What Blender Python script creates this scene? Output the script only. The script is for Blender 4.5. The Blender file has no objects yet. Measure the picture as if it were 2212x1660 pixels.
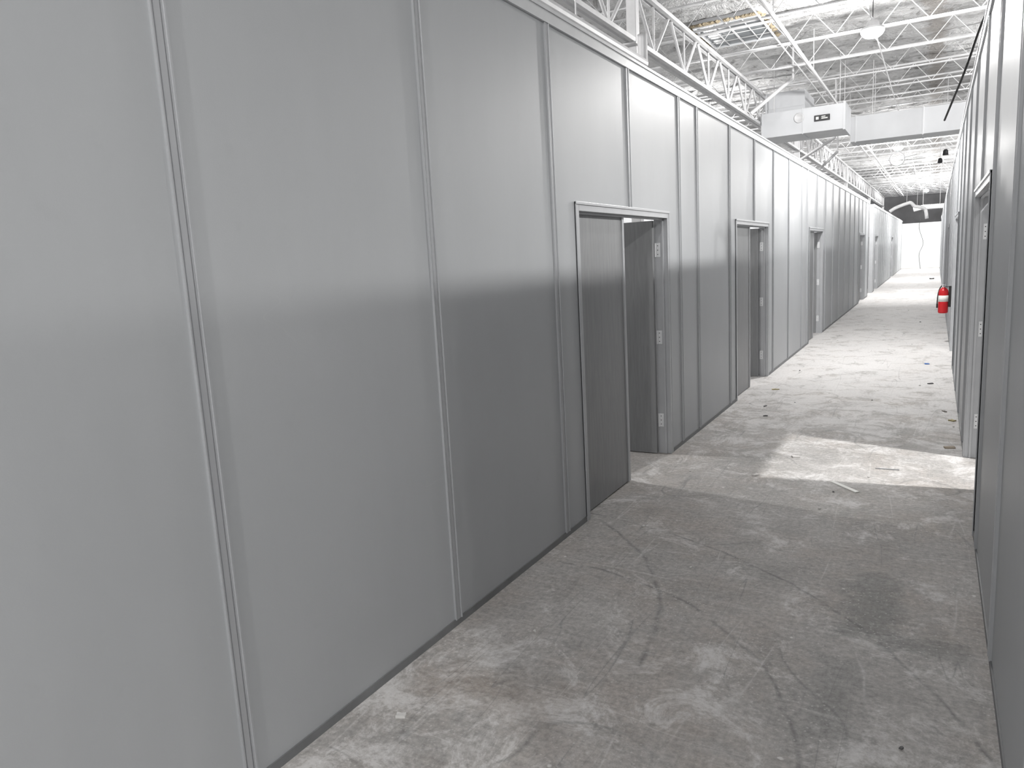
import bpy, bmesh, math, random
from mathutils import Vector, Matrix, noise
random.seed(4)
S = bpy.context.scene
C = S.collection
S.view_settings.view_transform = 'Standard'

# ---------------------------------------------------------------- dimensions
CAM_H = 1.67
XL = -1.906      # corridor face of the partition on one side
XR = 0.245       # corridor face of the other partition
WT = 0.10        # partition thickness
WH = 2.98        # panel height
DH = 2.02        # top of door frame

# ---------------------------------------------------------------- materials
def new_mat(name):
    m = bpy.data.materials.new(name); m.use_nodes = True
    nt = m.node_tree
    return m, nt, nt.nodes['Principled BSDF']
def L(nt, a, b): nt.links.new(a, b)
def rgba(c): return (c[0], c[1], c[2], 1)
def ramp(nt, fac, stops):
    r = nt.nodes.new('ShaderNodeValToRGB')
    els = r.color_ramp.elements
    while len(els) > 1: els.remove(els[0])
    els[0].position = stops[0][0]; els[0].color = rgba(stops[0][1]) if isinstance(stops[0][1], tuple) else (stops[0][1],)*3+(1,)
    for p, c in stops[1:]:
        e = els.new(p); e.color = rgba(c) if isinstance(c, tuple) else (c, c, c, 1)
    L(nt, fac, r.inputs[0]); return r.outputs[0]
def mix(nt, fac, a, b, mode='MIX'):
    m = nt.nodes.new('ShaderNodeMix'); m.data_type = 'RGBA'; m.blend_type = mode
    for sock, v in ((m.inputs[0], fac), (m.inputs[6], a), (m.inputs[7], b)):
        if isinstance(v, (int, float)): sock.default_value = v
        elif isinstance(v, tuple): sock.default_value = rgba(v)
        else: L(nt, v, sock)
    return m.outputs[2]
def math_(nt, op, a, b=None, c=None, clamp=False):
    m = nt.nodes.new('ShaderNodeMath'); m.operation = op; m.use_clamp = clamp
    for i, v in enumerate((a, b, c)):
        if v is None: continue
        if isinstance(v, (int, float)): m.inputs[i].default_value = v
        else: L(nt, v, m.inputs[i])
    return m.outputs[0]
def wpos(nt):
    return nt.nodes.new('ShaderNodeNewGeometry').outputs['Position']
def noise_(nt, vec, scale, detail=3, rough=.5, dist=0):
    n = nt.nodes.new('ShaderNodeTexNoise')
    n.inputs['Scale'].default_value = scale; n.inputs['Detail'].default_value = detail
    n.inputs['Roughness'].default_value = rough; n.inputs['Distortion'].default_value = dist
    L(nt, vec, n.inputs['Vector']); return n.outputs['Fac']
def mapping(nt, vec, scale=(1,1,1), rot=(0,0,0), loc=(0,0,0)):
    m = nt.nodes.new('ShaderNodeMapping')
    m.inputs['Scale'].default_value = scale; m.inputs['Rotation'].default_value = rot; m.inputs['Location'].default_value = loc
    L(nt, vec, m.inputs['Vector']); return m.outputs[0]
def bump(nt, h, strength, dist, bsdf):
    b = nt.nodes.new('ShaderNodeBump'); b.inputs['Strength'].default_value = strength
    b.inputs['Distance'].default_value = dist
    L(nt, h, b.inputs['Height']); L(nt, b.outputs[0], bsdf.inputs['Normal'])

def simple(name, col, rough=.5, metal=0, var=.06, vscale=8):
    m, nt, b = new_mat(name)
    p = wpos(nt)
    f = noise_(nt, p, vscale, 3)
    lo = tuple(max(0, c*(1-var)) for c in col); hi = tuple(min(1, c*(1+var)) for c in col)
    L(nt, ramp(nt, f, [(.3, lo), (.7, hi)]), b.inputs['Base Color'])
    b.inputs['Roughness'].default_value = rough; b.inputs['Metallic'].default_value = metal
    return m
def emis(name, col, st):
    m, nt, b = new_mat(name)
    b.inputs['Base Color'].default_value = rgba(col)
    b.inputs['Emission Color'].default_value = rgba(col); b.inputs['Emission Strength'].default_value = st
    return m

def panel_mat():
    m, nt, b = new_mat('panel_vinyl')
    p = wpos(nt)
    big = noise_(nt, p, .7, 3, .5)
    c = ramp(nt, big, [(.3, (.435, .449, .462)), (.7, (.47, .484, .497))])
    streak = noise_(nt, mapping(nt, p, (1, 1.2, .3)), 3.0, 4, .6)
    c = mix(nt, .10, c, ramp(nt, streak, [(.35, (.40, .41, .42)), (.65, (.55, .56, .57))]))
    sm = noise_(nt, p, 9, 4, .65)
    sm = ramp(nt, sm, [(.62, 0.), (.74, .14)])
    c = mix(nt, sm, c, (.38, .39, .40))
    sc = noise_(nt, mapping(nt, p, (1, .6, 2.0)), 2.4, 2, .4)
    d = math_(nt, 'ABSOLUTE', math_(nt, 'SUBTRACT', sc, .5))
    msk = ramp(nt, noise_(nt, p, 1.7, 2), [(.6, 0.), (.66, .12)])
    ln = math_(nt, 'MULTIPLY', ramp(nt, d, [(0, 1.), (.0012, 0.)]), msk)
    c = mix(nt, ln, c, (.60, .60, .60))
    L(nt, c, b.inputs['Base Color'])
    b.inputs['Roughness'].default_value = .46
    b.inputs['Specular IOR Level'].default_value = .4
    bump(nt, noise_(nt, p, 260, 2, .6), .10, .002, b)
    return m
M_PANEL = panel_mat()
M_BATTEN = simple('batten_aluminium', (.45, .46, .475), .38, .1, .03)
M_FRAME = simple('frame_paint', (.47, .48, .495), .35, .05, .04)
M_BASE = simple('base_channel', (.20, .205, .21), .55, .0, .1)
M_CAP = simple('cap_paint', (.64, .65, .66), .4, 0, .04)
M_HINGE = simple('hinge_steel', (.78, .79, .80), .35, .1, .05)
M_DARK = simple('dark_plastic', (.02, .02, .022), .5)
M_WHITE = simple('white_steel_paint', (.64, .64, .645), .5, 0, .1, 5)
M_DUCT = simple('white_duct_paint', (.60, .61, .625), .5, 0, .05, 2)
M_RED = simple('extinguisher_red', (.55, .012, .018), .28, 0, .05)
M_LABEL = simple('label_paper', (.80, .80, .76), .6, 0, .05)
M_BLACK = simple('black_rubber', (.015, .015, .015), .55)
M_GLASS = simple('skylight_acrylic', (.20, .22, .23), .25, 0, .15, 2)
M_LENS = emis('lamp_lens', (1, 1, 1), 12)
M_FAR = simple('unfinished_dark_wall', (.18, .18, .185), .8, 0, .2, 1)
M_ENDW = simple('white_gypsum', (.86, .88, .88), .6, 0, .03, 1)
M_FOAM = simple('raw_foam', (.30, .25, .17), .9, 0, .35, 9)

def leaf_mat():
    m, nt, b = new_mat('grey_wood_laminate')
    p = wpos(nt)
    g = noise_(nt, mapping(nt, p, (9, 9, .7)), 5, 5, .6, .8)
    c = ramp(nt, g, [(.3, (.23, .235, .24)), (.5, (.26, .265, .27)), (.7, (.29, .295, .30))])
    L(nt, c, b.inputs['Base Color']); b.inputs['Roughness'].default_value = .42
    bump(nt, g, .08, .002, b)
    return m
M_LEAF = leaf_mat()

def floor_mat():
    m, nt, b = new_mat('worn_concrete')
    p = wpos(nt)
    sep = nt.nodes.new('ShaderNodeSeparateXYZ'); L(nt, p, sep.inputs[0])
    X, Y = sep.outputs[0], sep.outputs[1]
    big = noise_(nt, p, 1.2, 8, .70, .2)
    c = ramp(nt, big, [(.32, (.34, .327, .313)), (.46, (.41, .395, .38)), (.58, (.47, .452, .436)), (.72, (.56, .545, .525))])
    c = mix(nt, ramp(nt, noise_(nt, mapping(nt, p, loc=(2, 0, 0)), 1.3, 6, .7), [(.45, 0.), (.62, .5)]), c, (.43, .38, .34))
    # trowel / scraping marks
    s1 = noise_(nt, mapping(nt, p, (1, 12, 1), (0, 0, .5)), 3.4, 6, .75)
    c = mix(nt, ramp(nt, s1, [(.50, 0.), (.70, .34)]), c, (.68, .67, .655))
    s2 = noise_(nt, mapping(nt, p, (16, 1, 1), (0, 0, .8)), 3.2, 6, .75)
    c = mix(nt, ramp(nt, s2, [(.52, 0.), (.68, .30)]), c, (.27, .265, .26))
    g = noise_(nt, p, 6.5, 7, .78, .2)
    c = mix(nt, ramp(nt, g, [(.50, 0.), (.62, .34)]), c, (.27, .263, .255))
    # white dust / compound residue, heavier near the camera end; farther down it paints in the lit floor's brightness
    w = noise_(nt, mapping(nt, p, loc=(7, 3, 0)), 3.0, 8, .8, .6)
    nearm = math_(nt, 'SUBTRACT', 1.0, math_(nt, 'DIVIDE', math_(nt, 'SUBTRACT', Y, 1.8), 1.1, clamp=True), clamp=True)
    farm = math_(nt, 'DIVIDE', math_(nt, 'SUBTRACT', Y, 4.6), 5.0, clamp=True)
    wm = math_(nt, 'ADD', math_(nt, 'MULTIPLY', nearm, .10), math_(nt, 'MULTIPLY', farm, .17))
    w2 = math_(nt, 'ADD', w, wm)
    c = mix(nt, ramp(nt, w2, [(.54, 0.), (.66, .70)]), c, (.78, .765, .755))
    def boxm(cx, cy, hx, hy, soft=.05):
        dx = math_(nt, 'SUBTRACT', math_(nt, 'ABSOLUTE', math_(nt, 'SUBTRACT', X, cx)), hx)
        dy = math_(nt, 'SUBTRACT', math_(nt, 'ABSOLUTE', math_(nt, 'SUBTRACT', Y, cy)), hy)
        d = math_(nt, 'MAXIMUM', dx, dy)
        d = math_(nt, 'ADD', d, math_(nt, 'MULTIPLY', math_(nt, 'SUBTRACT', noise_(nt, p, 11, 5, .75), .5), .34))
        return math_(nt, 'SUBTRACT', 1.0, math_(nt, 'DIVIDE', math_(nt, 'ADD', d, soft), soft*2, clamp=True), clamp=True)
    st = math_(nt, 'MAXIMUM', boxm(-.20, 3.62, .11, .36), boxm(.0, 3.27, .16, .06))
    c = mix(nt, math_(nt, 'MULTIPLY', st, .5), c, (.18, .185, .18))
    st3 = boxm(-.28, 2.75, .08, .28)
    c = mix(nt, math_(nt, 'MULTIPLY', st3, .35), c, (.20, .205, .20))
    st2 = boxm(-1.45, 2.25, .25, .10, .09)
    c = mix(nt, math_(nt, 'MULTIPLY', st2, .5), c, (.33, .28, .24))
    def arc(cx, cy, r, wd, y0, y1):
        ddx = math_(nt, 'SUBTRACT', X, cx); ddy = math_(nt, 'SUBTRACT', Y, cy)
        d = math_(nt, 'SQRT', math_(nt, 'ADD', math_(nt, 'MULTIPLY', ddx, ddx), math_(nt, 'MULTIPLY', ddy, ddy)))
        d = math_(nt, 'ADD', d, math_(nt, 'MULTIPLY', math_(nt, 'SUBTRACT', noise_(nt, p, 2.5, 4), .5), .08))
        d = math_(nt, 'ABSOLUTE', math_(nt, 'SUBTRACT', d, r))
        a = math_(nt, 'SUBTRACT', 1.0, math_(nt, 'DIVIDE', d, wd, clamp=True), clamp=True)
        a = math_(nt, 'MULTIPLY', a, ramp(nt, noise_(nt, p, 9, 4), [(.38, .1), (.6, 1.)]))
        lo = math_(nt, 'GREATER_THAN', Y, y0); hi = math_(nt, 'LESS_THAN', Y, y1)
        xx = math_(nt, 'GREATER_THAN', X, cx)
        return math_(nt, 'MULTIPLY', math_(nt, 'MULTIPLY', a, xx), math_(nt, 'MULTIPLY', lo, hi))
    ar = math_(nt, 'MAXIMUM', arc(-1.8, 2.0, 1.5, .014, 2.2, 3.6), arc(-3.0, 2.55, 2.0, .02, 2.6, 4.2))
    ar = math_(nt, 'MAXIMUM', ar, arc(-2.3, 1.6, 2.7, .014, 2.4, 4.6))
    c = mix(nt, math_(nt, 'MULTIPLY', ar, .6), c, (.14, .14, .14))
    def hair(scale, wd, st_, sc=(1, 1, 1), rot=0, th=(.5, .58)):
        q = mapping(nt, p, sc, (0, 0, rot))
        n = noise_(nt, q, scale, 2, .5)
        d = math_(nt, 'ABSOLUTE', math_(nt, 'SUBTRACT', n, .5))
        l = ramp(nt, d, [(0, 1.), (wd, 0.)])
        mk_ = ramp(nt, noise_(nt, q, scale*2.3, 2), [(th[0], 0.), (th[1], st_)])
        return math_(nt, 'MULTIPLY', l, mk_)
    c = mix(nt, hair(.6, .0014, .5), c, (.20, .20, .195))
    c = mix(nt, hair(3.4, .005, .4, (1, .08, 1), .9), c, (.72, .71, .70))
    c = mix(nt, hair(3.8, .005, .4, (.08, 1.2, 1), .35), c, (.72, .71, .70))
    c = mix(nt, hair(3.0, .004, .5, (1.4, .10, 1), -.5), c, (.22, .22, .22))
    # aggregate specks
    v = nt.nodes.new('ShaderNodeTexVoronoi'); v.inputs['Scale'].default_value = 48
    L(nt, p, v.inputs['Vector'])
    ag = ramp(nt, v.outputs['Distance'], [(.10, 1.), (.24, 0.)])
    agm = ramp(nt, noise_(nt, p, 2.0, 3), [(.40, .15), (.6, .7)])
    c = mix(nt, math_(nt, 'MULTIPLY', ag, agm), c, (.70, .69, .67))
    v2 = nt.nodes.new('ShaderNodeTexVoronoi'); v2.inputs['Scale'].default_value = 4
    L(nt, p, v2.inputs['Vector'])
    dd = math_(nt, 'ADD', v2.outputs['Distance'], math_(nt, 'MULTIPLY', noise_(nt, p, 30, 3), .09))
    c = mix(nt, ramp(nt, dd, [(.070, .85), (.088, 0.)]), c, (.78, .77, .75))
    fine = noise_(nt, p, 38, 5, .75)
    c = mix(nt, .40, c, ramp(nt, fine, [(.3, .15), (.7, .85)]), 'OVERLAY')
    L(nt, c, b.inputs['Base Color'])
    b.inputs['Roughness'].default_value = .72
    b.inputs['Specular IOR Level'].default_value = .3
    bump(nt, math_(nt, 'ADD', fine, math_(nt, 'MULTIPLY', g, 1.2)), .3, .003, b)
    return m
M_FLOOR = floor_mat()

def ceil_mat():
    m, nt, b = new_mat('sprayed_foam_white')
    p = wpos(nt)
    sep = nt.nodes.new('ShaderNodeSeparateXYZ'); L(nt, p, sep.inputs[0])
    n = noise_(nt, p, 2.6, 6, .7, .8)
    c = ramp(nt, n, [(.34, (.36, .355, .35)), (.44, (.60, .60, .60)), (.6, (.73, .73, .73))])
    v = nt.nodes.new('ShaderNodeTexVoronoi'); v.inputs['Scale'].default_value = 7
    L(nt, mapping(nt, p, (1, .6, 1)), v.inputs['Vector'])
    pit = math_(nt, 'MULTIPLY', ramp(nt, v.outputs['Distance'], [(.12, 1.), (.3, 0.)]), ramp(nt, noise_(nt, p, 1.3, 3), [(.42, 0.), (.56, .75)]))
    c = mix(nt, pit, c, (.24, .235, .23))
    dx = math_(nt, 'ABSOLUTE', math_(nt, 'ADD', sep.outputs[0], .12))
    dx = math_(nt, 'ADD', dx, math_(nt, 'MULTIPLY', math_(nt, 'SUBTRACT', noise_(nt, p, 3, 5, .7), .5), .6))
    c = mix(nt, ramp(nt, dx, [(.08, .6), (.2, 0.)]), c, (.34, .30, .265))
    L(nt, c, b.inputs['Base Color']); b.inputs['Roughness'].default_value = .85
    bump(nt, math_(nt, 'ADD', noise_(nt, p, 9, 5, .75), math_(nt, 'MULTIPLY', n, 2.)), 1.0, .12, b)
    return m
M_CEIL = ceil_mat()

# ---------------------------------------------------------------- mesh helpers
def box(bm, x0, x1, y0, y1, z0, z1):
    if x0 > x1: x0, x1 = x1, x0
    vs = [bm.verts.new(v) for v in ((x0,y0,z0),(x1,y0,z0),(x1,y1,z0),(x0,y1,z0),(x0,y0,z1),(x1,y0,z1),(x1,y1,z1),(x0,y1,z1))]
    for f in ((0,3,2,1),(4,5,6,7),(0,1,5,4),(1,2,6,5),(2,3,7,6),(3,0,4,7)):
        bm.faces.new([vs[i] for i in f])
def rod(bm, p0, p1, r, seg=8):
    p0, p1 = Vector(p0), Vector(p1); d = (p1-p0); ln = d.length
    if ln < 1e-6: return
    q = d.to_track_quat('Z', 'Y').to_matrix().to_4x4()
    q.translation = (p0+p1)/2
    bmesh.ops.create_cone(bm, cap_ends=True, segments=seg, radius1=r, radius2=r, depth=ln, matrix=q)
def lathe(bm, prof, seg=24, mat=Matrix()):
    rings = []
    for r, z in prof:
        rings.append([bm.verts.new(mat @ Vector((r*math.cos(2*math.pi*i/seg), r*math.sin(2*math.pi*i/seg), z))) for i in range(seg)])
    for a, b in zip(rings, rings[1:]):
        for i in range(seg):
            bm.faces.new((a[i], a[(i+1) % seg], b[(i+1) % seg], b[i]))
    bm.faces.new(rings[0][::-1]); bm.faces.new(rings[-1])
def extrude_profile(bm, prof, z0, z1):
    a = [bm.verts.new((x, y, z0)) for x, y in prof]; b = [bm.verts.new((x, y, z1)) for x, y in prof]
    n = len(prof)
    for i in range(n): bm.faces.new((a[i], a[(i+1) % n], b[(i+1) % n], b[i]))
    bm.faces.new(a[::-1]); bm.faces.new(b)
def tag(o, label=None, cat=None, kind=None, group=None):
    if label: o['label'] = label
    if cat: o['category'] = cat
    if kind: o['kind'] = kind
    if group: o['group'] = group
def mk(name, bm, mat, parent=None, loc=None, label=None, cat=None, kind=None, smooth=False, group=None, bevel=0, rot=None):
    bmesh.ops.recalc_face_normals(bm, faces=bm.faces[:])
    me = bpy.data.meshes.new(name); bm.to_mesh(me); bm.free()
    if smooth:
        for p in me.polygons: p.use_smooth = True
    o = bpy.data.objects.new(name, me); C.objects.link(o)
    me.materials.append(mat)
    if parent: o.parent = parent
    if loc: o.location = loc
    if rot: o.rotation_euler = rot
    tag(o, label, cat, kind, group)
    if bevel:
        b = o.modifiers.new('bevel', 'BEVEL'); b.width = bevel; b.segments = 2; b.limit_method = 'ANGLE'
    return o
def rods_parts(parent, name, mat, lst, r):
    for a, b in lst:
        bm = bmesh.new(); rod(bm, a, b, r, 6); mk(name, bm, mat, parent)
def empty(name, loc, label, cat, kind=None, group=None):
    e = bpy.data.objects.new(name, None); C.objects.link(e); e.location = loc; e.empty_display_size = .1
    tag(e, label, cat, kind, group); return e
def copy_thing(src, loc):
    e = src.copy(); C.objects.link(e); e.location = loc
    for ch in src.children:
        c2 = ch.copy(); C.objects.link(c2); c2.parent = e
    return e

# ---------------------------------------------------------------- floor, walls
bm = bmesh.new(); box(bm, -9, 8, -5, 62, -.1, 0)
mk('floor', bm, M_FLOOR, label='worn grey concrete slab with scrapes, dust and stains', cat='floor', kind='structure')

LD = [(4.14, 5.96), (8.30, 10.15), (13.74, 15.58), (23.5, 25.3), (29.7, 31.5), (41.0, 42.8)]
RD = [(4.71, 6.55), (11.15, 12.97), (19.0, 20.8), (29.0, 30.8), (40.0, 41.8)]
def partition(name, xf, sgn, spans, doors, top, label):
    bm = bmesh.new(); xb = xf + sgn*WT
    for a, b in spans:
        cur = a
        for d0, d1 in doors:
            if d0 < a or d1 > b: continue
            box(bm, xf, xb, cur, d0+.03, 0, top)
            box(bm, xf, xb, d0+.03, d1-.03, DH-.03, top)
            cur = d1-.03
        box(bm, xf, xb, cur, b, 0, top)
    return mk(name, bm, M_PANEL, label=label, cat='wall', kind='structure')
L_SP = [(-3.5, 26.6), (28.7, 54)]
R_SP = [(.6, 54)]
WHR = 3.03
partition('wall_left', XL, -1, L_SP, LD, WH, 'long grey vinyl modular partition with battens and doorways')
partition('wall_right', XR, 1, R_SP, RD, WHR, 'grey vinyl modular partition with battens and doorways')
bm = bmesh.new(); box(bm, -6.6, 5.6, 55.6, 55.75, 0, 2.9)
mk('wall_end', bm, M_ENDW, label='brightly lit white wall closing the corridor', cat='wall', kind='structure')
bm = bmesh.new(); box(bm, -9, 8, 61.8, 62, 0, 5.5)
mk('wall_back', bm, M_FAR, label='dark unfinished warehouse wall behind the white partition', cat='wall', kind='structure')
for nm, x in (('wall_room_left', -6.6), ('wall_room_right', 5.5)):
    bm = bmesh.new(); box(bm, x, x+.1, -3.5 if x < 0 else .6, 54, 0, 3.0)
    mk(nm, bm, M_PANEL, label='grey rear partition of the side offices', cat='wall', kind='structure')

tn = [0]
def trim(bm, mat, label, **k):
    tn[0] += 1
    return mk('trim_%d' % tn[0], bm, mat, label=label, cat='trim', kind='structure', **k)
for xf, sg, sp, top in ((XL, -1, L_SP, WH), (XR, 1, R_SP, WHR)):
    for a, b in sp:
        bm = bmesh.new()
        box(bm, xf - sg*.014, xf + sg*(WT+.014), a, b, top-.012, top+.062)
        box(bm, xf - sg*.020, xf - sg*.0, a, b, top+.05, top+.068)
        trim(bm, M_CAP, 'pale metal cap channel along the top of the partition')
for side, xf, sg, sp, doors in (('left', XL, -1, L_SP, LD), ('right', XR, 1, R_SP, RD)):
    bm = bmesh.new()
    for a, b in sp:
        cur = a
        for d0, d1 in doors:
            if d0 < a or d1 > b: continue
            box(bm, xf - sg*.006, xf + sg*.001, cur, d0, 0, .034); cur = d1
        box(bm, xf - sg*.006, xf + sg*.001, cur, b, 0, .034)
    mk('baseboard_' + side, bm, M_BASE, label='thin dark metal base channel at the floor', cat='baseboard', kind='structure')
def batten(xf, sg, y, z0, z1, w=.0235):
    o = -sg
    pr = [(-w, 0), (-w, .011), (-w*.80, .011), (-w*.76, .004), (-w*.60, .004), (-w*.56, .009), (w*.30, .009), (w*.34, .003), (w*.48, .003), (w*.52, .009), (w*.72, .009), (w*.76, .013), (w, .013), (w, 0)]
    bm = bmesh.new(); extrude_profile(bm, [(xf + o*b, y + a) for a, b in pr], z0, z1)
    trim(bm, M_BATTEN, 'grooved grey metal batten covering a panel joint')
lseams = [-1.02, .20, 1.42, 2.645, 3.85, 5.08, 6.26, 6.81, 8.03, 9.25, 10.45, 11.65, 12.9, 13.5, 14.7, 15.9, 17.1, 18.3, 19.5, 20.7, 21.9, 23.1, 24.3, 25.5, 29.2, 30.6, 32, 33.2, 34.4, 35.6, 36.8, 38, 39.2, 40.4, 41.9, 43.2, 44.4, 45.6, 46.8, 48, 50, 52]
rseams = [.62, 2.0, 3.22, 4.44, 5.63, 6.9, 8.1, 9.3, 10.5, 12.0, 13.2, 14.4, 15.6, 16.8, 18, 19.9, 21.1, 22.3, 23.5, 24.7, 26, 27.2, 28.4, 29.9, 31.2, 33, 35, 37, 39, 43, 46, 50]
for seams, xf, sg, doors, top in ((lseams, XL, -1, LD, WH), (rseams, XR, 1, RD, WHR)):
    for y in seams:
        z0 = .03
        for d0, d1 in doors:
            if d0-.03 < y < d1+.03: z0 = DH+.006
        batten(xf, sg, y, z0, top-.012)
for y in (26.6, 28.7):
    bm = bmesh.new(); box(bm, XL-WT-.015, XL+.015, y-.03, y+.03, 0, WH)
    trim(bm, M_FRAME, 'grey metal end post of the partition')

# ---------------------------------------------------------------- doors
def hinge_bm(sg):
    bm = bmesh.new()
    box(bm, -.018, .018, -.004, 0, -.057, .057)
    rod(bm, (sg*.022, -.008, -.057), (sg*.022, -.008, .057), .008, 10)
    return bm
def door(i, xf, sg, y0, y1, openang, label):
    e = empty('door_%d' % i, (xf, y0, 0), label, 'door', 'structure')
    w = y1-y0; cw = .05
    bm = bmesh.new()
    for s0, s1 in ((-.008, 0.0), (WT, WT+.008)):
        a, b = sg*s0, sg*s1
        box(bm, a, b, 0, cw, 0, DH); box(bm, a, b, w-cw, w, 0, DH); box(bm, a, b, cw, w-cw, DH-cw, DH)
    box(bm, -sg*.011, 0, 0, .012, 0, DH+.004); box(bm, -sg*.011, 0, w-.012, w, 0, DH+.004); box(bm, -sg*.014, 0, 0, w, DH-.012, DH+.006)
    box(bm, 0, sg*WT, .03, cw, 0, DH-cw); box(bm, 0, sg*WT, w-cw, w-.03, 0, DH-cw); box(bm, 0, sg*WT, .03, w-.03, DH-cw, DH-.03)
    box(bm, sg*.028, sg*.044, cw, cw+.014, 0, DH-cw); box(bm, sg*.028, sg*.044, w-cw-.014, w-cw, 0, DH-cw); box(bm, sg*.028, sg*.044, cw, w-cw, DH-cw-.014, DH-cw)
    mk('door_frame', bm, M_FRAME, e, label='grey painted metal double door frame', bevel=.002)
    lw = (w-2*cw)/2-.003; lh = DH-cw-.012
    bm = bmesh.new(); box(bm, sg*.048, sg*.092, cw+.003, cw+lw, .008, lh)
    mk('door_leaf', bm, M_LEAF, e, label='closed grey woodgrain door leaf', bevel=.002)
    bm = bmesh.new(); box(bm, sg*.040, sg*.048, cw+lw-.022, cw+lw+.012, .008, lh)
    mk('astragal', bm, M_BATTEN, e, label='light metal astragal on the closed leaf edge')
    bm = bmesh.new(); box(bm, 0, sg*lw, -.044, 0, .008, lh)
    mk('door_leaf', bm, M_LEAF, e, loc=(sg*(WT+.006), w-cw-.004, 0), rot=(0, 0, sg*openang), label='open grey woodgrain door leaf', bevel=.002)
    for z in (.29, 1.0, 1.72):
        mk('hinge', hinge_bm(sg), M_HINGE, e, loc=(sg*(WT-.028), w-cw, z), label='silver butt hinge', bevel=.001)
        for dz in (-.035, 0, .035):
            bm = bmesh.new(); rod(bm, (-.005, -.0055, dz), (-.005, -.003, dz), .004, 8)
            mk('hinge_screw', bm, M_DARK, e, loc=(sg*(WT-.028), w-cw, z))
    return e
k = 0
for j, (a, b) in enumerate(LD):
    k += 1; door(k, XL, -1, a, b, [0.0, .04, -.03, .0, 0, 0][j], 'grey double door with one leaf closed and one open inward')
for j, (a, b) in enumerate(RD):
    k += 1; door(k, XR, 1, a, b, 0.0, 'grey double door with a closed leaf and silver hinges')

# ---------------------------------------------------------------- ceiling
CZ = 5.3
SK = (-3.5, -2.5, 12.45, 13.85)
bm = bmesh.new()
xs = [-9 + .25*i for i in range(69)]; ys = [-5 + .2*i for i in range(331)]
xs = [x for x in xs if abs(x-SK[0]) > .12 and abs(x-SK[1]) > .12] + [SK[0], SK[1]]; xs.sort()
ys = [y for y in ys if abs(y-SK[2]) > .09 and abs(y-SK[3]) > .09] + [SK[2], SK[3]]; ys.sort()
g = {}
for i, x in enumerate(xs):
    for j, y in enumerate(ys):
        z = CZ + .05 + .07*noise.noise(Vector((x*1.3, y*1.3, 0))) + .06*noise.noise(Vector((x*4, y*4, 3)))
        g[i, j] = bm.verts.new((x, y, max(z, CZ-.06)))
for i in range(len(xs)-1):
    for j in range(len(ys)-1):
        cx, cy = (xs[i]+xs[i+1])/2, (ys[j]+ys[j+1])/2
        if SK[0] < cx < SK[1] and SK[2] < cy < SK[3]: continue
        bm.faces.new((g[i, j], g[i, j+1], g[i+1, j+1], g[i+1, j]))
mk('ceiling', bm, M_CEIL, label='roof deck with lumpy white sprayed insulation', cat='ceiling', kind='structure', smooth=True)

e = empty('skylight', (-3.0, 13.15, CZ), 'square roof skylight with grey panel and ragged foam edge', 'skylight')
hx, hy = .52, .72
bm = bmesh.new()
box(bm, -hx, -hx+.03, -hy, hy, -.06, .35); box(bm, hx-.03, hx, -hy, hy, -.06, .35)
box(bm, -hx+.03, hx-.03, -hy, -hy+.03, -.06, .35); box(bm, -hx+.03, hx-.03, hy-.03, hy, -.06, .35)
mk('curb', bm, M_DUCT, e, label='white painted curb')
bm = bmesh.new(); box(bm, -hx+.03, hx-.03, -hy+.03, hy-.03, -.03, .0)
mk('glazing', bm, M_GLASS, e, label='dark grey acrylic glazing')
bm = bmesh.new()
for i in range(3):
    x = -.25+.25*i
    rod(bm, (x, -hy+.02, -.05), (x, hy-.02, -.05), .008, 6)
for i in range(3):
    y = -.35+.35*i
    rod(bm, (-hx+.02, y, -.05), (hx-.02, y, -.05), .008, 6)
mk('safety_grille', bm, M_WHITE, e, label='thin white safety bars')
bm = bmesh.new()
for i in range(110):
    t = random.random(); s = random.choice((0, 2, 2, 2, 3, 1))
    px, py = ((-hx-.03, -hy+2*hy*t), (hx+.03, -hy+2*hy*t), (-hx+2*hx*t, -hy-.03), (-hx+2*hx*t, hy+.03))[s]
    m4 = Matrix.Translation((px, py, -.03)) @ Matrix.Diagonal((random.uniform(.6, 1.5), random.uniform(.6, 1.5), .6, 1))
    bmesh.ops.create_icosphere(bm, subdivisions=1, radius=random.uniform(.025, .05), matrix=m4)
mk('foam_edge', bm, M_FOAM, e, label='raw tan foam around the opening', kind='stuff')

def joist_bm(x0, x1, zt, zb, panel):
    bm = bmesh.new()
    for dy in (-.020, .020):
        box(bm, x0, x1, dy-.012, dy+.012, zt-.024, zt)
        box(bm, x0+.3, x1-.3, dy-.011, dy+.011, zb, zb+.020)
    n = int((x1-x0)/panel)
    for i in range(n):
        a = x0 + (x1-x0)*i/n; b = x0 + (x1-x0)*(i+1)/n; mid = (a+b)/2
        rod(bm, (a, 0, zt-.02), (mid, 0, zb+.012), .006, 5); rod(bm, (mid, 0, zb+.012), (b, 0, zt-.02), .006, 5)
    return bm
src = None
for i in range(36):
    y = 1.6 + 1.6*i
    if src is None:
        src = mk('bar_joist', joist_bm(-8.6, 7.6, 0, -.40, .62), M_WHITE, loc=(0, y, 5.235), label='white painted open-web steel joist under the roof', cat='roof joist', group='open-web roof joists')
    else:
        o = src.copy(); C.objects.link(o); o.location = (0, y, 5.235)
for x, z in ((-2.2, 4.82), (-.9, 4.82), (1.4, 4.82)):
    bm = bmesh.new(); rod(bm, (x, 1.4, z), (x, 58, z), .011, 6)
    mk('bridging_rod', bm, M_WHITE, label='thin white steel bridging running beneath the joists', cat='bridging rod', group='joist bridging')
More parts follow.
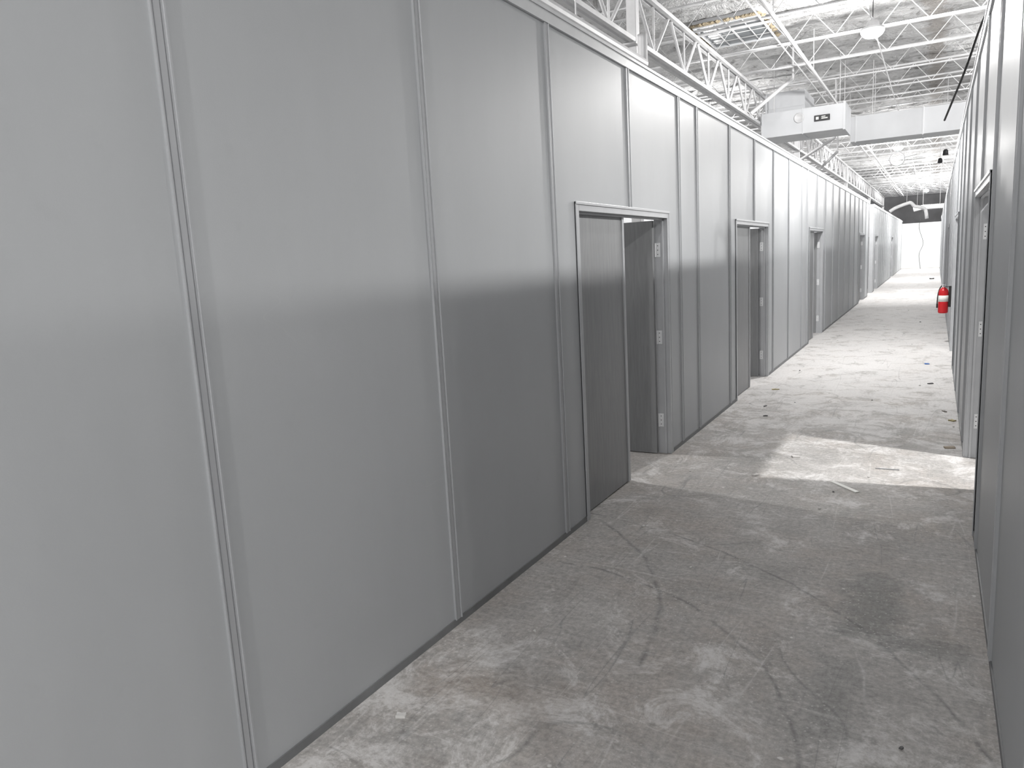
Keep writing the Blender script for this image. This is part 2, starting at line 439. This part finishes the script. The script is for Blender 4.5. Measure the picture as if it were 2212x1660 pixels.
def girder_bm(ln, d=.66):
    bm = bmesh.new()
    for dx in (-.045, .045):
        box(bm, dx-.025, dx+.025, 0, ln, -.05, 0)
        box(bm, dx-.025, dx+.025, 0, ln, -d, -d+.05)
    n = 9
    for i in range(n):
        a = ln*i/n; b = ln*(i+1)/n; mid = (a+b)/2
        rod(bm, (0, a+.05, -.04), (0, mid, -d+.04), .022, 6); rod(bm, (0, mid, -d+.04), (0, b-.05, -.04), .022, 6)
        rod(bm, (0, mid, -d+.04), (0, mid, -.04), .015, 6)
    return bm
gs = None; GX = -3.2
for x in (GX, 5.0):
    for i in range(5):
        y = -3.1 + 12*i
        if gs is None:
            gs = mk('girder_truss', girder_bm(11.8), M_WHITE, loc=(x, y, 4.82), label='white steel girder truss with diagonal webs', cat='girder truss', group='girder trusses')
        else:
            o = gs.copy(); C.objects.link(o); o.location = (x, y, 4.82)
cs = None
for x in (GX, 5.0):
    for y in (-3.2, 8.8, 20.8, 32.8, 44.8, 56.8):
        if cs is None:
            bm = bmesh.new(); box(bm, -.06, .06, -.06, .06, 0, 4.78); box(bm, -.12, .12, -.09, .09, 0, .02); box(bm, -.09, .09, -.16, .16, 4.135, 4.16)
            cs = mk('steel_column', bm, M_WHITE, loc=(x, y, 0), label='white square steel column supporting the girder', cat='column', group='steel columns', bevel=.008)
        else:
            o = cs.copy(); C.objects.link(o); o.location = (x, y, 0)
e = empty('service_pipe', (-2.9, -2, 3.80), 'white painted pipe hung on rods above the partition', 'pipe')
bm = bmesh.new(); rod(bm, (0, 0, 0), (0, 10.3, 0), .055, 12); rod(bm, (0, 10.27, 0), (0, 10.27, .3), .055, 12)
mk('pipe_run', bm, M_WHITE, e)
rods_parts(e, 'hanger_rod', M_WHITE, [((0, yy, 0), (0, yy, 1.5)) for yy in (2.3, 5.5, 8.5)], .007)
for x, z in ((-1.9, 4.62), (1.0, 4.5)):
    e = empty('sprinkler_pipe', (x, 9, z), 'long white sprinkler pipe on hanger rods', 'pipe', group='sprinkler pipes')
    bm = bmesh.new(); rod(bm, (0, 0, 0), (0, 45, 0), .028, 10); mk('pipe_run', bm, M_WHITE, e)
    rods_parts(e, 'hanger_rod', M_WHITE, [((0, yy, 0), (0, yy, 5.3-z)) for yy in (1.4, 5, 11.1, 18.0, 25.8, 33.6, 40)], .006)

# ductwork
e = empty('air_duct', (-1.58, 16.3, 3.88), 'white rectangular air handling box with small dark display', 'air duct')
bm = bmesh.new(); box(bm, -1.53, 0, -.5, .5, 0, .47)
for x in (-1.51, -.75): box(bm, x-.012, x+.012, -.512, .512, -.012, .482)
mk('duct_body', bm, M_DUCT, e, bevel=.006)
bm = bmesh.new(); box(bm, -.03, .01, -.52, .52, -.02, .49); mk('end_flange', bm, M_DUCT, e)
bm = bmesh.new(); box(bm, -.54, -.26, -.525, -.50, .19, .30); mk('display_panel', bm, M_DARK, e, label='small black display panel', bevel=.004)
bm = bmesh.new(); box(bm, -.51, -.46, -.529, -.525, .22, .27); box(bm, -.41, -.30, -.529, -.525, .225, .245); box(bm, -.41, -.34, -.529, -.525, .26, .275)
mk('display_marks', bm, M_LABEL, e, label='pale indicator marks')
bm = bmesh.new()
lathe(bm, [(.085, 0), (.095, .012), (.08, .018), (.07, .004)], 24, Matrix.Translation((-.82, -.50, .30)) @ Matrix.Rotation(math.pi/2, 4, 'X'))
mk('knockout_ring', bm, M_WHITE, e, smooth=True)
rods_parts(e, 'hanger_rod', M_WHITE, [((x, y, .47), (x, y, 1.42)) for x, y in ((-1.3, -.42), (-.1, -.42), (-.1, .4))], .007)
e = empty('air_duct', (-1.5, 17.4, 3.76), 'white rectangular duct crossing above the corridor', 'air duct')
bm = bmesh.new(); box(bm, -.1, 5.6, -.35, .35, 0, .5)
for x in (.0, 1.2, 2.4, 3.6, 4.8): box(bm, x-.015, x+.015, -.365, .365, -.015, .515)
mk('duct_body', bm, M_DUCT, e, bevel=.006)
rods_parts(e, 'hanger_rod', M_WHITE, [((x, y, .5), (x, y, 1.54)) for x in (.3, 3.0) for y in (-.3, .28)], .007)
e = empty('duct_plenum', (-2.74, 16.9, 4.37), 'tall pale grey sheet metal plenum box beneath the roof', 'air duct')
bm = bmesh.new(); box(bm, -.38, .38, -.65, .65, .0, .43); mk('plenum_body', bm, M_DUCT, e, bevel=.008)
bm = bmesh.new(); box(bm, -.36, .36, -.66, .66, .12, .14); mk('plenum_seam', bm, M_DUCT, e)
for a, b in (((-3.08, 14.7, 4.2), (-2.4, 15.05, 4.78)), ((-3.08, 19.0, 3.6), (-2.05, 18.6, 4.1)), ((-3.08, 22.0, 3.5), (-2.3, 21.4, 4.1))):
    bm = bmesh.new(); rod(bm, a, b, .035, 10); rod(bm, b, (b[0], b[1], 5.36), .02, 8)
    mk('brace_pipe', bm, M_WHITE, label='white diagonal brace pipe near the truss', cat='pipe', group='brace pipes')

def tube(name, pts, r, mat, label, cat, ribs=True, seg=14, group=None, hang=()):
    P = [Vector(p) for p in pts]; path = []
    for i in range(len(P)-1):
        p0 = P[max(i-1, 0)]; p1 = P[i]; p2 = P[i+1]; p3 = P[min(i+2, len(P)-1)]
        steps = max(4, int((p2-p1).length/(r*.35 if ribs else .03)))
        for s in range(steps):
            t = s/steps
            path.append(.5*((2*p1)+(-p0+p2)*t+(2*p0-5*p1+4*p2-p3)*t*t+(-p0+3*p1-3*p2+p3)*t**3))
    path.append(P[-1]); bm = bmesh.new(); rings = []
    for i, p in enumerate(path):
        d = (path[min(i+1, len(path)-1)]-path[max(i-1, 0)]).normalized()
        up = Vector((0, 1, 0)) if abs(d.y) < .9 else Vector((1, 0, 0))
        u = d.cross(up).normalized(); v = d.cross(u)
        rr = r*(1+(.07 if i % 2 else -.05)) if ribs else r
        rings.append([bm.verts.new(p+rr*(math.cos(2*math.pi*k/seg)*u+math.sin(2*math.pi*k/seg)*v)) for k in range(seg)])
    for a, b in zip(rings, rings[1:]):
        for k in range(seg): bm.faces.new((a[k], a[(k+1) % seg], b[(k+1) % seg], b[k]))
    bm.faces.new(rings[0]); bm.faces.new(rings[-1][::-1])
    o = mk(name, bm, mat, label=label, cat=cat, smooth=True, group=group)
    rods_parts(o, 'hanger_wire', M_WHITE, [(h, (h[0], h[1], 5.3)) for h in hang], .006)
    return o
tube('flexible_duct', [(-1.72, 35, 2.98), (-1.5, 35, 3.12), (-1.15, 35, 3.24), (-.95, 35, 3.27), (-.8, 35, 3.12), (-.55, 35.1, 3.06), (-.42, 35.2, 2.95), (-.36, 35.2, 2.6)], .065, M_WHITE, 'white ribbed flexible duct sagging over the corridor', 'flexible duct', hang=((-1.1, 35, 3.26), (-.72, 35, 3.1)))
tube('flexible_duct', [(-1.0, 41, 3.22), (-.6, 41, 3.3), (-.2, 41, 3.3), (.6, 41, 3.3)], .11, M_WHITE, 'white flexible duct crossing high above the passage', 'flexible duct', hang=((-.6, 41, 3.3), (.1, 41, 3.3)))
pts = []
for i in range(36):
    a = i*.45; pts.append((-1.12+.20*math.cos(a), 26.1+.003*i, 4.22+.20*math.sin(a)))
pts.append((-.75, 26.2, 4.28)); pts.append((-.6, 26.2, 4.32))
tube('coiled_hose', pts, .018, M_WHITE, 'coiled white hose hanging below a ceiling lamp', 'hose', ribs=False, seg=8, hang=((-.93, 26.15, 4.24), (-1.3, 26.15, 4.24)))
tube('hanging_cable', [(.285, 6.62, 3.09), (.285, 6.62, 3.27), (.24, 6.75, 3.24), (.16, 7.2, 3.02), (.09, 7.7, 2.88), (.03, 8.1, 2.76)], .009, M_BLACK, 'black cable drooping from the top of the partition', 'cable', ribs=False, seg=8)
tube('hanging_cable', [(-.75, 53, 5.3), (-.8, 53, 3.4), (-.95, 53.1, 2.6), (-.7, 53.2, 1.6), (-.9, 53.3, .9), (-.8, 53.2, .01)], .014, M_BLACK, 'thin dark cable hanging down before the white wall', 'cable', ribs=False, seg=6)
bm = bmesh.new(); box(bm, -.035, .035, -.045, .045, 0, .20); box(bm, -.04, .04, -.05, .05, .18, .21)
mk('junction_box', bm, M_DUCT, loc=(.305, 6.86, WHR+.068), label='small grey junction box on top of the partition', cat='junction box', bevel=.004)
for x, y, z in ((.12, 20.0, 3.6), (.02, 23, 3.7)):
    e = empty('ceiling_speaker', (x, y, z), 'small dark device on a long suspension rod', 'speaker', group='suspended devices')
    bm = bmesh.new(); lathe(bm, [(.03, .12), (.05, .09), (.06, .0), (.05, -.01)], 16); mk('speaker_body', bm, M_DARK, e, smooth=True)
    bm = bmesh.new(); rod(bm, (0, 0, .11), (0, 0, 5.3-z), .006, 6); mk('suspension_rod', bm, M_WHITE, e)

# ---------------------------------------------------------------- lamps
def lamp_proto():
    e = empty('high_bay_lamp', (0, 0, 0), 'round white high-bay lamp hanging from the roof', 'ceiling lamp', group='high-bay lamps')
    bm = bmesh.new(); lathe(bm, [(.150, 0), (.155, .02), (.145, .03), (.09, .05), (.08, .11), (.03, .13), (.02, .16)], 28)
    mk('lamp_housing', bm, M_WHITE, e, smooth=True)
    bm = bmesh.new(); lathe(bm, [(.03, -.10), (.09, -.09), (.13, -.06), (.15, -.025), (.152, .0)], 28); mk('lamp_lens', bm, M_LENS, e, smooth=True, label='glowing white lamp diffuser')
    bm = bmesh.new(); rod(bm, (0, 0, .15), (0, 0, .7), .006, 6); mk('hanging_wire', bm, M_DARK, e)
    return e
LAMPS = [  # x, y, z, power, type
    (-.86, 11.9, 4.59, 560, 'P'), (-1.12, 26.6, 4.62, 700, 'P'), (-1.0, 38.3, 4.62, 760, 'P'), (-.6, 50.3, 4.62, 1300, 'P'),
    (2.23, 5.87, 4.72, 1000, 'S'), (2.2, -1.35, 4.72, 330, 'P'), (2.3, 16.9, 4.72, 380, 'P'), (2.3, 31.2, 4.72, 440, 'P'), (2.3, 43.8, 4.72, 440, 'P'),
    (-4.6, 5.5, 4.66, 230, 'P'), (-4.8, 18.3, 4.66, 280, 'P'), (-4.8, 32.8, 4.66, 280, 'P'), (-.8, -3.6, 4.40, 360, 'P')]
proto = None
for x, y, z, pw, ty in LAMPS:
    if proto is None: proto = lamp_proto(); e = proto; e.location = (x, y, z)
    else: e = copy_thing(proto, (x, y, z))
    ld = bpy.data.lights.new('lamp_bulb', 'POINT' if ty == 'P' else 'SPOT'); ld.energy = pw; ld.shadow_soft_size = .08 if ty == 'P' else .06
    if ty == 'S': ld.spot_size = math.radians(146); ld.spot_blend = .55
    ld.color = (1, .985, .97)
    lo = bpy.data.objects.new('lamp_bulb', ld); C.objects.link(lo); lo.location = (x, y, z-.20)

w = bpy.data.worlds.new('world'); S.world = w; w.use_nodes = True
w.node_tree.nodes['Background'].inputs[0].default_value = (.97, .98, 1, 1)
w.node_tree.nodes['Background'].inputs[1].default_value = .60

# ---------------------------------------------------------------- fire extinguisher
e = empty('fire_extinguisher', (.135, 13.9, .50), 'red fire extinguisher hung on the grey partition', 'fire extinguisher')
bm = bmesh.new(); lathe(bm, [(.055, 0), (.068, .008), (.072, .025), (.072, .33), (.066, .37), (.045, .40), (.022, .415), (.02, .43)], 28)
mk('cylinder', bm, M_RED, e, smooth=True)
bm = bmesh.new(); lathe(bm, [(.0725, .19), (.0732, .19), (.0732, .29), (.0725, .29)], 28); mk('paper_label', bm, M_LABEL, e, label='white instruction label', smooth=True)
bm = bmesh.new(); lathe(bm, [(.02, .42), (.024, .43), (.024, .46), (.014, .465), (.014, .48)], 14)
box(bm, -.012, .012, -.03, .03, .45, .475); mk('valve', bm, M_HINGE, e)
bm = bmesh.new(); box(bm, -.009, .009, -.12, .02, .478, .486); box(bm, -.009, .009, -.11, .0, .445, .452)
rod(bm, (0, .01, .45), (0, .01, .486), .006); mk('lever_handle', bm, M_BLACK, e, bevel=.002)
bm = bmesh.new(); prev = None
for i in range(12):
    t = i/11; a = t*math.pi
    p = Vector((-.085*math.sin(a*.5), .03+.04*math.sin(a), .455-.30*t*t))
    if prev: rod(bm, prev, p, .009, 8)
    prev = p
rod(bm, prev, prev+Vector((0, 0, -.07)), .013, 10)
mk('hose', bm, M_BLACK, e)
bm = bmesh.new(); box(bm, .072, .1105, -.02, .02, .1, .44); box(bm, .0, .08, -.01, .01, .425, .435); mk('wall_bracket', bm, M_BLACK, e)

# ---------------------------------------------------------------- debris
def chip(name, x, y, lx, ly, h, rz, col, label, cat='debris'):
    bm = bmesh.new()
    n = 8; top = []; bot = []
    for i in range(n):
        a = 2*math.pi*i/n; c_, s_ = math.cos(a), math.sin(a)
        q = max(abs(c_), abs(s_)); r = random.uniform(.82, 1.05)/q
        top.append(bm.verts.new((lx/2*c_*r, ly/2*s_*r, h*random.uniform(.7, 1.2)))); bot.append(bm.verts.new((lx/2*c_*r, ly/2*s_*r, 0)))
    bm.faces.new(top); bm.faces.new(bot[::-1])
    for i in range(n): bm.faces.new((bot[i], bot[(i+1) % n], top[(i+1) % n], top[i]))
    return mk(name, bm, simple(name, col, .7), loc=(x, y, .0), rot=(0, 0, rz), label=label, cat=cat)
bm = bmesh.new(); box(bm, -.135, .135, -.016, .016, 0, .006)
mk('paper_strip', bm, M_LABEL, loc=(-.50, 5.42, 0), rot=(0, 0, -.83), label='off-white strip of trim lying on the concrete', cat='debris', bevel=.001)
bm = bmesh.new(); rod(bm, (-.08, 0, .004), (.08, .01, .004), .004, 6)
mk('thin_stick', bm, M_FRAME, loc=(-.26, 5.96, 0), label='thin grey stick on the bright floor patch', cat='debris')
chip('wood_chip', .15, 6.77, .08, .05, .01, .3, (.33, .27, .20), 'brown wood scrap beside the wall')
chip('wood_chip', .19, 7.83, .05, .05, .01, .9, (.42, .35, .16), 'yellowish scrap beside the wall')
chip('wood_chip', .13, 8.25, .06, .025, .008, 2.0, (.16, .14, .12), 'small dark scrap on the concrete')
chip('tape_scrap', -.05, 11.5, .06, .05, .01, .2, (.03, .16, .55), 'small blue tape scrap on the concrete')
chip('dark_scrap', .0, 9.87, .07, .03, .01, .6, (.06, .06, .06), 'small dark scrap on the concrete')
chip('yellow_scrap', -1.63, 9.13, .09, .035, .008, .4, (.50, .42, .20), 'yellowish paper scrap near the doorway')
chip('plaster_chip', -.93, 6.11, .06, .04, .01, .4, (.62, .60, .58), 'pale plaster crumb on the concrete')
chip('plaster_chip', -1.12, 5.5, .05, .03, .01, 1.0, (.60, .58, .56), 'pale plaster crumb on the concrete')
chip('plaster_chip', -1.70, 1.95, .04, .025, .01, .4, (.72, .71, .69), 'white plaster crumb near the base channel')
chip('dark_scrap', -.1, 38, .18, .1, .05, .3, (.05, .05, .05), 'dark object lying far along the corridor')
chip('dark_scrap', -1.45, 7.6, .05, .02, .008, .3, (.12, .12, .12), 'small dark scrap near the partition')
chip('dark_scrap', -1.55, 8.1, .05, .02, .008, 1.3, (.12, .12, .12), 'small dark scrap near the partition')
for i in range(22):
    x = random.uniform(-1.8, .2); y = random.choice((random.uniform(2, 6), random.uniform(6, 22)))
    s = random.uniform(.006, .016)*(1+y*.05)
    c_ = random.choice(((.7, .69, .67), (.6, .59, .57), (.12, .12, .12)))
    chip('floor_crumb', x, y, s, s*random.uniform(.5, 1), s*.4, random.uniform(0, 3), c_, 'tiny crumb of plaster or dirt on the concrete')

# ---------------------------------------------------------------- camera
f_px = 1580.0
Yc = Vector((916, 309, -f_px)).normalized()
Zc = Vector((-528, 9645, f_px)).normalized()
Zc = (Zc - Zc.dot(Yc)*Yc).normalized()
Xc = Yc.cross(Zc)
R = Matrix((Xc, Yc, Zc))
cd = bpy.data.cameras.new('camera'); cam = bpy.data.objects.new('camera', cd); C.objects.link(cam)
cd.sensor_width = 36; cd.lens = 36*f_px/2212; cd.clip_end = 200; cd.clip_start = .02
M = R.to_4x4(); M.translation = (0, 0, CAM_H)
cam.matrix_world = M
S.camera = cam
